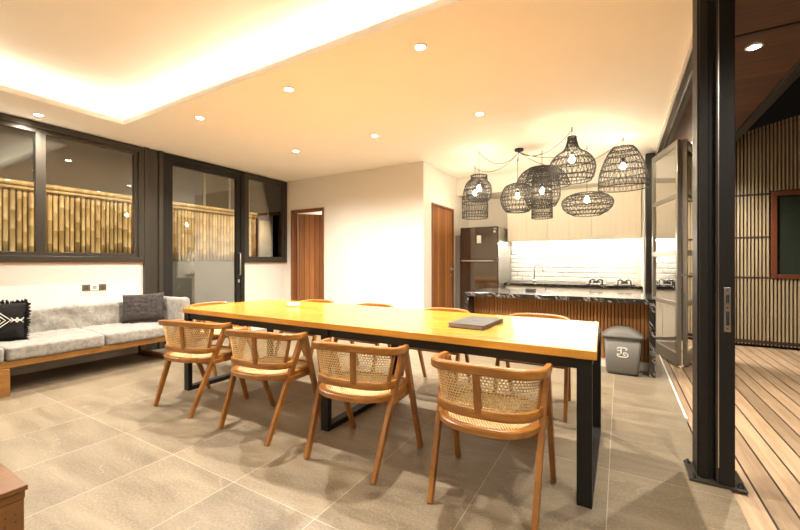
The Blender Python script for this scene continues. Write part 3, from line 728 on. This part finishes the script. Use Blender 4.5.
cushion(-5.60, -4.80, 1.927, 2.74, .315, .445, nx=22, ny=30, nz=6, tilt=.02, seed=5).build('seat_cushion', 'sofa_cloth', sf)
cushion(-5.60, -4.80, .30, 1.155, .315, .445, nx=22, ny=30, nz=6, tilt=.02, seed=9).build('seat_cushion', 'sofa_cloth', sf)
cushion(-5.60, -5.46, .30, 2.70, .40, .715, nx=6, ny=90, nz=14, amp=.016, lean=-.035, seed=3).build('back_cushion', 'sofa_cloth', sf)
cushion(-5.60, -4.82, 2.745, 2.87, .32, .765, nx=24, ny=6, nz=14, amp=.010, seed=7).build('arm_cushion', 'sofa_cloth', sf)
MB().box(-4.87, -4.82, .3, 2.90, .255, .318).box(-5.62, -5.57, .3, 2.90, .255, .318).box(-5.57, -4.87, 2.85, 2.90, .255, .318).box(-5.57, -4.87, .3, .35, .255, .318).box(-5.57, -4.87, .35, 2.85, .29, .314).build('frame', 'sofa_wood', sf, bevel=.004)
for y, wd in ((1.02, .17), (2.62, .07)):
    MB().box(-4.88, -4.80, y, y + wd, 0, .254).build('leg', 'sofa_wood', sf, bevel=.004)
    MB().box(-5.60, -5.53, y, y + wd, 0, .254).build('leg', 'sofa_wood', sf, bevel=.004)
MB().box(-5.53, -4.88, 2.625, 2.685, 0, .05).build('runner', 'sofa_wood', sf, bevel=.004)
MB().box(-5.2, -5.15, .35, 2.85, .2, .288).build('stretcher', 'sofa_wood', sf, bevel=.004)

def pillow_mesh(w, h, th, n=26, amp=.0, seed=0, pinch=.07):
    m = MB(); lst = []; fs = []
    for side in (0, 1):
        for j in range(n + 1):
            for i in range(n + 1):
                u, v = i / n * 2 - 1, j / n * 2 - 1
                k = (1 - u ** 4) ** .5 * (1 - v ** 4) ** .5
                t_ = th * k ** .8 / 2
                if amp: t_ += amp * noise.noise(Vector((u * 9 + seed, v * 9 + side * 5, 1.3))) * k
                lst.append(Vector((u * w / 2 * (1 - pinch * (1 - abs(v)) ** .8 * (abs(u) ** 3)), (t_ if side else -t_), v * h / 2 * (1 - pinch * (1 - abs(u)) ** .8 * (abs(v) ** 3)))))
    N = (n + 1) ** 2
    for side in (0, 1):
        for j in range(n):
            for i in range(n):
                a = side * N + j * (n + 1) + i; q = (a, a + 1, a + n + 2, a + n + 1); fs.append(q if not side else q[::-1])
    m.add(lst, fs, True); return m
# grey tufted pillow
pg = pillow_mesh(.46, .36, .14, amp=.016, seed=4).build('throw_pillow', 'pillow_grey', None, fix=False)
bm = bmesh.new(); bm.from_mesh(pg.data); bmesh.ops.remove_doubles(bm, verts=bm.verts, dist=.0005); bm.to_mesh(pg.data); bm.free()
tag(pg, 'charcoal grey textured throw pillow leaning at the sofa arm corner', 'pillow')
pg.rotation_euler = (radians(-14), radians(-3), radians(52)); pg.location = (-5.27, 2.53, .645)
# black pillow: fringe, embroidery as parts
pb = thing('throw_pillow', 'black fringed throw pillow with white stitched pattern, left on the sofa', 'pillow', (-5.27, 1.17, .44), radians(66))
def ptag(o):
    o.location = (0, 0, .195); o.rotation_euler = (radians(-17), 0, 0); return o
po = pillow_mesh(.50, .38, .15, amp=.006, seed=8).build('cover', 'pillow_black', None, fix=False); po.parent = pb; ptag(po)
bm = bmesh.new(); bm.from_mesh(po.data); bmesh.ops.remove_doubles(bm, verts=bm.verts, dist=.0005); bm.to_mesh(po.data); bm.free()
m = MB(); rnd = random.Random(3)
for side in range(4):
    for i in range(46):
        u = -1 + 2 * (i + .5) / 46
        if side == 0: p, d = Vector((u * .25, 0, .185)), Vector((0, 0, 1))
        elif side == 1: p, d = Vector((u * .25, 0, -.185)), Vector((0, 0, -1))
        elif side == 2: p, d = Vector((.242, 0, u * .19)), Vector((1, 0, 0))
        else: p, d = Vector((-.242, 0, u * .19)), Vector((-1, 0, 0))
        for q in range(2):
            e = d * rnd.uniform(.018, .034) + Vector((rnd.uniform(-.012, .012), rnd.uniform(-.014, .014), rnd.uniform(-.012, .012)))
            m.tube([p - d * .008, p + e * .5 + Vector((0, rnd.uniform(-.005, .005), 0)), p + e], [.0045, .006, .004], 5)
fo = m.build('fringe', 'pillow_black', None, world=False); fo.parent = pb; ptag(fo)
m = MB()
def py_(u, v): k = (1 - min(1, abs(u)) ** 4) ** .5 * (1 - min(1, abs(v)) ** 4) ** .5; return -(.15 * k ** .8 / 2) - .004
def st(pts, r=.0032):
    P = [];
    for (ua, va), (ub, vb) in zip(pts, pts[1:]):
        for s_ in range(5): u = ua + (ub - ua) * s_ / 4; v = va + (vb - va) * s_ / 4; P.append((u * .25, py_(u, v), v * .19))
    Q = [P[0]]
    for p in P[1:]:
        if (Vector(p) - Vector(Q[-1])).length > .001: Q.append(p)
    m.tube(Q, r, 5)
for s_ in (1, .72, .44): st([(.10 - .5 * s_, 0), (.10, .62 * s_), (.10 + .5 * s_, 0), (.10, -.62 * s_), (.10 - .5 * s_, 0)])
for cx in (.70, .85): st([(cx - .1, .12), (cx + .1, -.12)]); st([(cx - .1, -.12), (cx + .1, .12)])
st([(.60, 0), (.92, 0)], .004)
eo = m.build('embroidery', 'thread', None, world=False); eo.parent = pb; ptag(eo)

# sockets
for i, (y, mt) in enumerate(((2.03, 'socket'), (2.115, 'mark_white'), (2.20, 'socket'))):
    t = thing('wall_socket', ['bronze wall socket left of the white one above the sofa', 'white wall socket between two bronze ones above the sofa', 'bronze wall socket right of the white one above the sofa'][i], 'socket', (XL, y + .04, .91), group='sockets above the sofa')
    pl = MB().box(XL, XL + .010, y, y + .078, .872, .950).build('plate', mt, t, bevel=.003)
    MB().box(XL + .010, XL + .013, y + .018, y + .060, .89, .932).build('insert', 'socket_dark' if mt == 'socket' else 'paper', t, bevel=.002)

# ------------------------------------------------------------------ coffee table corner (bottom left)
CX, CY, CZ = -1.775, .485, .45
ct = thing('coffee_table', 'dark brown wooden coffee table, only its corner showing', 'table', (CX - .5, CY - .5, 0))
MB().box(CX - 1.1, CX, CY - 1.0, CY, CZ - .018, CZ).build('tabletop', 'box_wood', ct, bevel=.003)
MB().box(CX - 1.09, CX - .006, CY - .99, CY - .006, CZ - .045, CZ - .019).build('apron', 'box_wood', ct, bevel=.002)
for x, y in ((CX - .07, CY - .075), (CX - 1.09, CY - .075), (CX - .07, CY - .985), (CX - 1.09, CY - .985)):
    lg = MB().box(x, x + .062, y, y + .067, 0, CZ - .046).build('leg', 'box_wood', ct, bevel=.002)
    if x > CX - .5 and y > 0:
        for z, yy in ((.36, .02), (.36, .045), (.335, .045), (.33, .02)): MB().lathe([(0, 0), (.004, 0)], (0, 0, 0), 6); MB().box(x + .0615, x + .0635, y + yy - .002, y + yy + .002, z - .002, z + .002).build('dowel', 'plastic_dark', lg)
MB().box(CX - 1.08, CX - .012, CY - .93, CY - .09, .20, .225).build('shelf', 'sill', ct, bevel=.002)
MB().box(CX - .03, CX - .012, CY - .93, CY - .12, .33, CZ - .046).build('side_panel', 'box_wood', ct)

# ------------------------------------------------------------------ lights
def spot(name, loc, power, size=150, blend=.8, color=(1, .915, .80), radius=.022, parent=None):
    l = bpy.data.lights.new(name, 'SPOT'); l.energy = power; l.spot_size = radians(size); l.spot_blend = blend; l.color = color; l.shadow_soft_size = radius
    o = bpy.data.objects.new(name, l); COL.objects.link(o); o.location = loc; return o
P_DL = 88
def downlight(x, y, z, label, power=P_DL, group='recessed ceiling downlights', size=150, color=(1, .915, .80)):
    t = thing('ceiling_downlight', label, 'downlight', (x, y, z), group=group)
    MB().lathe([(.036, 0), (.052, 0), (.052, -.004), (.040, -.006), (.036, -.002)], (0, 0, 0), 28, True).build('trim_ring', 'white_trim', t, world=False)
    MB().lathe([(0, -.0015), (.037, -.0015)], (0, 0, 0), 24).build('lens', 'lens', t, world=False)
    s = spot('spot', (0, 0, -.012), power, size, color=color); s.parent = t
    return t
rows = [(-5.38, 1.55, 'downlight over the sofa, between cove and left window'),
        (-3.97, 2.47, 'downlight nearest the inner corner of the cove'),
        (-2.61, 2.47, 'middle downlight of the row along the cove edge'),
        (-1.265, 2.47, 'brightest and largest downlight, above the table end near the folder'),
        (-3.97, 3.89, 'downlight closest to the back wall corner with the narrow window'),
        (-2.64, 3.91, 'downlight above the corner of the blank white wall'),
        (-1.29, 3.90, 'downlight nearest the rattan pendants')]
for x, y, l in rows: downlight(x, y, CEIL, l)
for x, y in ((-5.38, -.2), (-5.38, -1.8), (-3.9, -2.75), (-1.9, -2.75), (.05, -1.0)):
    downlight(x, y, CEIL, 'downlight of the row behind the camera', 45)
t = thing('ceiling_speaker', 'round ceiling fitting on the raised tray at the top left', 'ceiling fitting', (-3.47, .93, CEIL + .26))
MB().lathe([(0, -.014), (.075, -.014), (.085, -.008), (.085, 0)], (0, 0, 0), 30).build('trim_ring', 'white_trim', t, world=False)
MB().lathe([(0, -.016), (.06, -.016)], (0, 0, 0), 30).build('grille', 'ceiling', t, world=False)
downlight(.86, 3.74, 2.818, 'single bright downlight in the dark timber soffit outside', 75, 'soffit downlights')
downlight(.86, 6.3, 2.818, 'soffit downlight by the slatted building', 150, 'soffit downlights')
downlight(.86, 1.2, 2.818, 'soffit downlight over the near deck', 60, 'soffit downlights')
# cove LED tape
m = MB(); z0, z1 = CEIL + .021, CEIL + .029; e = .075
m.box(CX0 - e - .02, CX0 - e, CY0, CY1, z0, z1) if False else None
for b in ((CX0 - .11, CX0 - .09, CY0 - .1, CY1 + .1), (CX1_ := -.25 + .09, CX1_ + .02, CY0 - .1, CY1 + .1), (CX0 - .09, CX1_, CY1 + .09, CY1 + .11), (CX0 - .09, CX1_, CY0 - .11, CY0 - .09)): m.box(*b, z0, z1)
tag(m.build('led_strip', 'led'), 'glowing strip light hidden behind the lip of the ceiling cove', 'light strip')
# under-cabinet, side room, outside side
def area(name, loc, rot, sx, sy, power, color):
    l = bpy.data.lights.new(name, 'AREA'); l.shape = 'RECTANGLE'; l.size = sx; l.size_y = sy; l.energy = power; l.color = color
    o = bpy.data.objects.new(name, l); COL.objects.link(o); o.location = loc; o.rotation_euler = rot; return o
area('under_cabinet_lamp', (-.78, 7.2, 1.58), (radians(-10), 0, 0), 1.9, .05, 7, (1, .91, .76))
for x, y in ((-5.0, 6.6), (-3.6, 6.6)): downlight(x, y, CEIL, 'downlight in the room behind the ajar door', 50, 'downlights in the side room')
for y in (-.3, 1.4, 3.0, 4.6, 6.2, 7.8):
    t = thing('added_fence_light', 'added unseen spotlight under the eave brightening the bamboo fence', 'spotlight', (-5.95, y, 2.86), group='added fence lights outside')  # unseen lamps added under the eave to brighten the bamboo fence
    MB().lathe([(0, .04), (.03, .04), (.03, -.04), (.026, -.04), (.026, .03)], (0, 0, 0), 16).build('housing', 'black_frame', t, world=False)
    s = spot('spot', (-.02, 0, -.05), 58, 150, .8, (1, .84, .62)); s.parent = t; s.rotation_euler = (0, radians(38), 0)
struct('ceiling_side_eave', MB().box(-6.5, XL - .15, -3.2, 9, 2.90, 2.96), 'dark_back')
# kitchen downlights hidden above island
for x in (-2.2, -.9): pass

# ------------------------------------------------------------------ rattan pendants
CAN = Vector((-1.215, 5.38, CEIL))
t = thing('ceiling_rose', 'small black ceiling rose where all pendant cords meet', 'ceiling rose', CAN)
MB().lathe([(0, -.03), (.055, -.03), (.06, -.022), (.06, 0)], (0, 0, 0), 24).build('cover', 'rubber', t, world=False)
MB().lathe([(0, -.05), (.012, -.05), (.016, -.03)], (0, 0, 0), 12).build('cord_grip', 'rubber', t, world=False)
def interp(prof, z):
    for (r0, z0), (r1, z1) in zip(prof, prof[1:]):
        if (z0 - z) * (z1 - z) <= 0 and z0 != z1: u = (z - z0) / (z1 - z0); return r0 + (r1 - r0) * u
    return prof[-1][0]
def smooth_prof(prof, n=22):
    # Catmull-Rom through the profile, parametrised by index
    P = [Vector((r, z, 0)) for r, z in prof]; out = []
    for i in range(len(P) - 1):
        p0, p1, p2, p3 = P[max(0, i - 1)], P[i], P[i + 1], P[min(len(P) - 1, i + 2)]
        k = max(2, round(n / (len(P) - 1)))
        for s_ in range(k):
            u = s_ / k; out.append(.5 * ((2 * p1) + (p2 - p0) * u + (2 * p0 - 5 * p1 + 4 * p2 - p3) * u * u + (3 * p1 - p0 - 3 * p2 + p3) * u ** 3))
    out.append(P[-1]); return [(max(.005, v.x), v.y) for v in out]
def weave(m, prof, ribs=26, rings=7, strands=34, tw=1.1, th=.0026, thick=.0058, zig=True):
    pr = smooth_prof(prof); n = len(pr)
    def pt(i, a): r, z = pr[i]; return (r * cos(a), r * sin(a), z)
    for k in range(ribs): a = 2 * pi * k / ribs; m.tube([pt(i, a) for i in range(n)], th * 1.15, 4, caps=False)
    for sgn in (1, -1):
        for k in range(strands):
            a0 = 2 * pi * k / strands; m.tube([pt(i, a0 + sgn * tw * i / (n - 1)) for i in range(n)], th * .75, 3, caps=False)
    for q in range(rings + 1):
        i = round(q * (n - 1) / rings); r, z = pr[i]
        tt = thick if q in (0, rings) else thick * .75
        m.tube([(r * cos(2 * pi * s_ / 36), r * sin(2 * pi * s_ / 36), z) for s_ in range(36)], tt, 5, closed=True)
        if 0 < q < rings: m.tube([(r * cos(2 * pi * s_ / 36), r * sin(2 * pi * s_ / 36), z - .010) for s_ in range(36)], th, 4, closed=True)
def pendant(hook, ztop, shades, label, bulb_z, inner=(), slack=.28, **kw):
    """hook=(x,y) on the ceiling; ztop = top of shade; shades = profiles relative to ztop"""
    x, y = hook; base = Vector((x, y, ztop))
    t = thing('pendant_lamp', label, 'pendant lamp', base, group='black woven rattan pendant lamps')
    for i, pr in enumerate(shades):
        m = MB(); weave(m, pr, **kw); m.build('shade', 'ratt', t, world=False, fix=False)
    m = MB(); h = Vector((x, y, CEIL - .035)); c = CAN + Vector((0, 0, -.045)); P = []
    for i in range(19):
        u = i / 18; p = c.lerp(h, u); p.z -= slack * 4 * u * (1 - u) * .5; P.append(p - base)
    P.append(Vector((0, 0, CEIL - .045 - ztop))); P.append(Vector((0, 0, .0))); P.append(Vector((0, 0, bulb_z + .09)))
    m.tube(P, .0035, 6); m.build('cord', 'cord', t, world=False)
    MB().tube([Vector((0, 0, CEIL - ztop)), Vector((0, 0, CEIL - .05 - ztop))], .006, 8).build('hook', 'rubber', t, world=False)
    MB().lathe([(0, bulb_z + .10), (.016, bulb_z + .10), (.019, bulb_z + .05), (.014, bulb_z + .045)], (0, 0, 0), 14).build('lamp_holder', 'rubber', t, world=False)
    MB().lathe([(.012, bulb_z + .046), (.016, bulb_z + .03), (.030, bulb_z), (.031, bulb_z - .015), (.022, bulb_z - .036), (0, bulb_z - .042)], (0, 0, 0), 16).build('bulb', 'bulb', t, world=False)
    return t
def dz(x, y): return -x * sin(YAW) + y * cos(YAW)
def Z(px_y, x, y): return H_EYE + (HY - px_y) * dz(x, y) / F
def PX(px, x, y): return px * dz(x, y) / F     # pixels -> metres
def shade_from(x, y, top, pts):
    """pts = (half width px, y px) -> profile (r, z rel top)"""
    zt_ = Z(top, x, y); return zt_, [(PX(w_, x, y), Z(yy, x, y) - zt_) for w_, yy in pts]
E_ = (-.484, 4.82); zt_, p = shade_from(*E_, 137, [(4, 137), (5, 143), (8, 150), (17, 157), (21.3, 166), (20.5, 175), (17.5, 181)])
pendant(E_, zt_, [p], 'onion shaped black rattan pendant with a narrow neck, highest of the group', Z(159, *E_) - zt_, slack=.30)
G_ = (.033, 5.525); zt_, p = shade_from(*G_, 149, [(9.5, 148), (13, 152.5), (18, 163), (21.5, 175), (22.3, 188)])
pendant(G_, zt_, [p], 'wide dome shaped black rattan pendant, rightmost of the group', Z(166, *G_) - zt_, slack=.55)
Fp = (-.387, 5.70); zt_, p = shade_from(*Fp, 192, [(7, 193), (15, 194.5), (22, 199), (23.5, 204), (20.5, 210), (13, 215)])
pendant(Fp, zt_, [p], 'flat disc shaped black rattan pendant, lowest under the onion shaped one', Z(199.5, *Fp) - zt_, slack=.2)
Cp = (-1.345, 5.86); zt_, p = shade_from(*Cp, 184, [(6, 184), (12.5, 187), (16.5, 196), (16, 203), (12.5, 210), (9, 212)])
pendant(Cp, zt_, [p], 'globe shaped black rattan pendant between the lantern pair and the tiered one', Z(196, *Cp) - zt_, slack=.1)
Dp = (-.955, 5.64); zt_, p1 = shade_from(*Dp, 167, [(6, 167), (14, 169), (22, 176), (26, 186)])
_, p2 = shade_from(*Dp, 167, [(8, 168), (13, 172), (16.5, 184), (17, 197), (13, 206)])
_, p3 = shade_from(*Dp, 167, [(9, 176), (9.5, 190), (9.8, 205), (10, 218)])
pendant(Dp, zt_, [p1, p2, p3], 'tiered black rattan pendant with a wide hat over a slim cylinder', Z(191, *Dp) - zt_, slack=.1)
Ap = (-1.711, 5.146); zt_, p = shade_from(*Ap, 176, [(8, 176), (8.5, 181), (11.5, 185), (12.5, 192), (11, 199), (6, 202)])
pendant(Ap, zt_, [p], 'small lantern shaped black rattan pendant in front of the tall bell', Z(188.5, *Ap) - zt_, slack=.32)
Bp = (-2.052, 5.967); zt_, p = shade_from(*Bp, 180, [(5, 180), (9, 184), (12, 194), (12.8, 205), (12.5, 218)])
pendant(Bp, zt_, [p], 'tall bell shaped black rattan pendant, leftmost beside the fridge', Z(193, *Bp) - zt_, slack=.30)

# ------------------------------------------------------------------ world + view
wd = bpy.data.worlds.new('night'); sc.world = wd; wd.use_nodes = True
wd.node_tree.nodes['Background'].inputs[0].default_value = (.05, .04, .03, 1); wd.node_tree.nodes['Background'].inputs[1].default_value = .03
sc.view_settings.view_transform = 'Standard'; sc.view_settings.look = 'None'; sc.view_settings.exposure = 1.70; sc.view_settings.gamma = 1; sc.view_settings.use_curve_mapping = False
